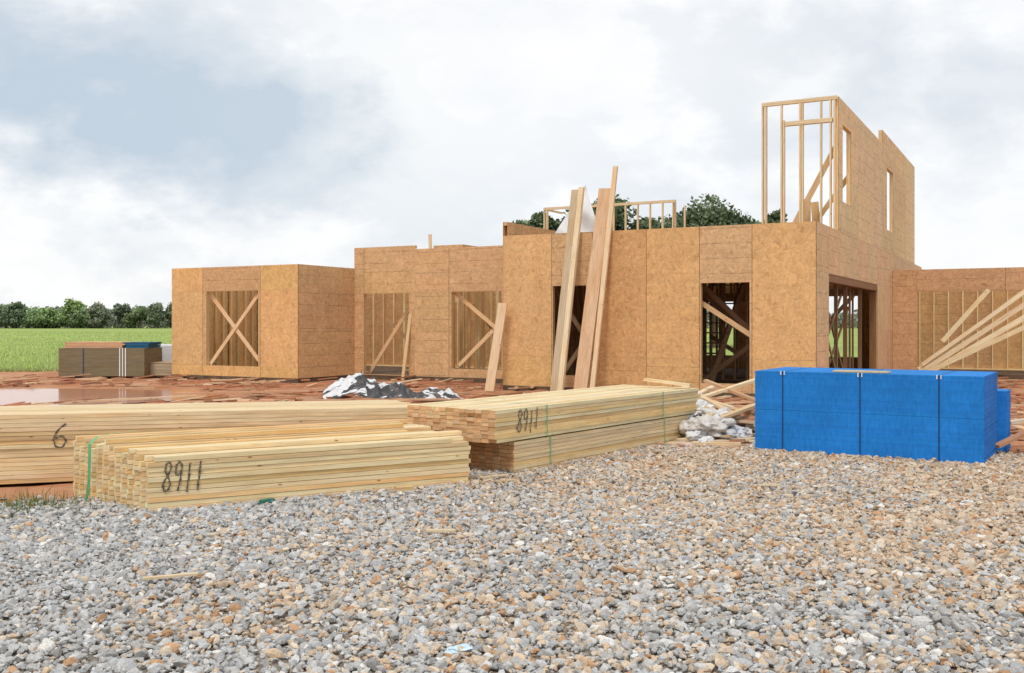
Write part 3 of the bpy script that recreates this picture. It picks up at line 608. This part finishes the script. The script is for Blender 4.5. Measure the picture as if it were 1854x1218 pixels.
# ------------------------------------------------------------ vegetation
def leaves(cent,size,n,col):
    a=rng.normal(size=(n,3)); a/=np.linalg.norm(a,axis=1,keepdims=True); b=rng.normal(size=(n,3)); b-=a*(a*b).sum(1,keepdims=True); b/=np.linalg.norm(b,axis=1,keepdims=True)
    s=size[:,None]; V=np.stack([cent-a*s,cent+b*s*.6,cent+a*s,cent-b*s*.6],1).reshape(-1,3); F=np.arange(n*4).reshape(n,4); return V,F,np.repeat(col,4,0)
def tree(name,x,y,hgt,rad,nl,base,label,ls=.2,low=.25,cat="tree",sp=1.0):
    e=empty(name,(x,y,0)); cz=hgt*(low+1)/2; rz=hgt*(1-low)/2
    m=bmesh.new()
    def limb(p0,p1,r0,r1):
        dvec=(p1-p0); q=dvec.to_track_quat('Z','Y').to_matrix().to_4x4(); q.translation=(p0+p1)/2
        bmesh.ops.create_cone(m,cap_ends=True,segments=8,radius1=r0,radius2=r1,depth=dvec.length,matrix=q)
    tr=hgt*.03; top=Vector((R(-.3,.3),R(-.3,.3),hgt*.55)); limb(Vector((0,0,-.1)),top,tr,tr*.6)
    lobes=[]
    for k in range(20):
        th=R(0,6.28); ph=R(-.7,1.3); rr=R(.45,.82); c=Vector((rad*rr*math.cos(th)*math.cos(ph),rad*rr*math.sin(th)*math.cos(ph),cz+rz*rr*math.sin(ph))); lobes.append((c,R(.18,.38)*rad))
        if k<9: limb(top*R(.5,1),c,tr*.4,tr*.12)
    me=bpy.data.meshes.new("trunk"); m.to_mesh(me); me.materials.append(BARK); o=link(bpy.data.objects.new("trunk",me)); o.parent=e
    P=[];C=[]; per=nl//20
    for c,r in lobes:
        dd=rng.normal(size=(per,3)); dd/=np.linalg.norm(dd,axis=1,keepdims=True); q=np.array(c)+dd*(r*rng.uniform(.5,1.0+.25*sp,(per,1)))*np.array([1,1,.8])
        P.append(q); sh=.7+.4*dd[:,2:3]; C.append(np.array(base)*R(.8,1.2)*np.clip(sh,.35,1.2)*rng.uniform(.7,1.3,(per,1)))  # sh: leaves lighter on lobe tops, darker below, shading painted in
    P=np.concatenate(P);C=np.concatenate(C); V,F,CC=leaves(P,rng.uniform(.6,1.2,len(P))*ls,len(P),C); npmesh("crown",V,F,CC,LEAF,e,k=4)
    return tag(e,label,cat)
OAK=(.15,.20,.11)  # green lightened, distance haze mixed into the leaf colour
for x,y,h,r in [(1.7,62,8.6,2.7),(4.2,62,9.0,3.2),(7.0,60,9.6,3.6),(9.8,62,9.3,3.7),(12.4,61,9.0,3.7),(14.6,63,8.7,3.2),(16.5,60,9.0,1.8),(-.5,66,6.7,1.3)]:
    tree("oak_tree",x,y,h,r,11000,OAK,"dark green rounded oak tree standing behind the unfinished house",.16)["group"]="oak trees behind the house"
for px,h,r,c in [(-.515,6.6,4.0,(.24,.30,.18)),(-.495,8.4,3.6,(.23,.30,.19)),(-.478,5.2,6.0,(.28,.38,.18)),(-.462,5.6,4.5,(.30,.42,.18)),(-.446,8.6,4.0,(.34,.46,.17)),(-.430,5.2,6.0,(.28,.38,.18)),(-.408,7.4,3.0,(.28,.31,.23)),(-.392,7.6,3.4,(.26,.30,.22)),(-.372,5.6,4.5,(.28,.36,.19)),(-.354,7.2,3.0,(.24,.30,.19)),(-.338,8.4,3.8,(.22,.28,.18))]:  # leaf colours paled and greyed to paint in distance haze
    tree("shrub",px*288,288+R(-6,4),h,r,3200,c,"leafy green shrub at the far edge of the field",.42,low=-.1,cat="shrub",sp=2.5)["group"]="shrubs along the field edge"
n=60000; x=rng.uniform(-220,230,n); y=rng.uniform(296,310,n); hh=np.array([3.4+2.2*noise.noise(Vector((a*.06,0,0)))+2.2*noise.noise(Vector((a*.2,0,4)))+1.8*noise.noise(Vector((a*.7,0,8))) for a in x])
z=rng.uniform(0,1,n)**.8*np.maximum(hh*1.35,1.5); C=np.array([.31,.36,.28])*rng.uniform(.7,1.3,(n,1)); br=rng.random(n)<.25; C[br]=np.array([.38,.36,.32])  # pale hedge tones carry painted distance haze
V,F,CC=leaves(np.stack([x,y,z],-1),rng.uniform(.3,.7,n),n,C); o=npmesh("hedgerow",V,F,CC,LEAF,k=4); tag(o,"distant tangled hedgerow at the far edge of the field","hedgerow",kind="stuff")
n=90000; y=31+150*rng.random(n)**2.0; x=np.where(rng.random(n)<.75,rng.uniform(-.6,-.12,n)*y,rng.uniform(-.1,.6,n)*y)
keep=np.array([not inside_house(a,b) for a,b in zip(x,y)])&((x<-3)|(y>43)); x=x[keep];y=y[keep];n=len(x)
pn=np.array([noise.noise(Vector((a*.15,b*.3,1))) for a,b in zip(x,y)])
h=rng.uniform(.05,.18,n)*(1+.8*pn); aa=rng.uniform(0,6.28,n); wd=rng.uniform(.01,.03,n)*(y/40)**.5
b0=np.stack([x-np.cos(aa)*wd,y-np.sin(aa)*wd,np.zeros(n)-.02],-1); b1=np.stack([x+np.cos(aa)*wd,y+np.sin(aa)*wd,np.zeros(n)-.02],-1); t=np.stack([x+rng.normal(0,.05,n),y+rng.normal(0,.05,n),h],-1)
V=np.stack([b0,b1,t],1).reshape(-1,3); C=np.array([.42,.54,.17])*(1+.4*pn[:,None])*rng.uniform(.65,1.3,(n,1)); dry=rng.random(n)<.18; C[dry]=np.array([.60,.57,.34])
o=npmesh("field_grass",V,np.arange(n*3).reshape(n,3),np.repeat(C,3,0),GRASSM); tag(o,"bright green meadow grass covering the field","grass",kind="stuff")
n=500; x=rng.normal(-3.95,.25,n); y=rng.normal(8.05,.25,n); h=rng.uniform(.03,.13,n); aa=rng.uniform(0,6.28,n); wd=.004
V=np.stack([np.stack([x-np.cos(aa)*wd,y-np.sin(aa)*wd,0*x],-1),np.stack([x+np.cos(aa)*wd,y+np.sin(aa)*wd,0*x],-1),np.stack([x+rng.normal(0,.03,n),y+rng.normal(0,.03,n),h],-1)],1).reshape(-1,3)
o=npmesh("weeds",V,np.arange(n*3).reshape(n,3),np.repeat(np.array([.13,.20,.05])*rng.uniform(.6,1.3,(n,1)),3,0),GRASSM); tag(o,"sparse green weeds growing beside lumber stack","weeds",kind="stuff")
sc.view_settings.view_transform='Standard'; sc.view_settings.look='None'; sc.view_settings.exposure=0
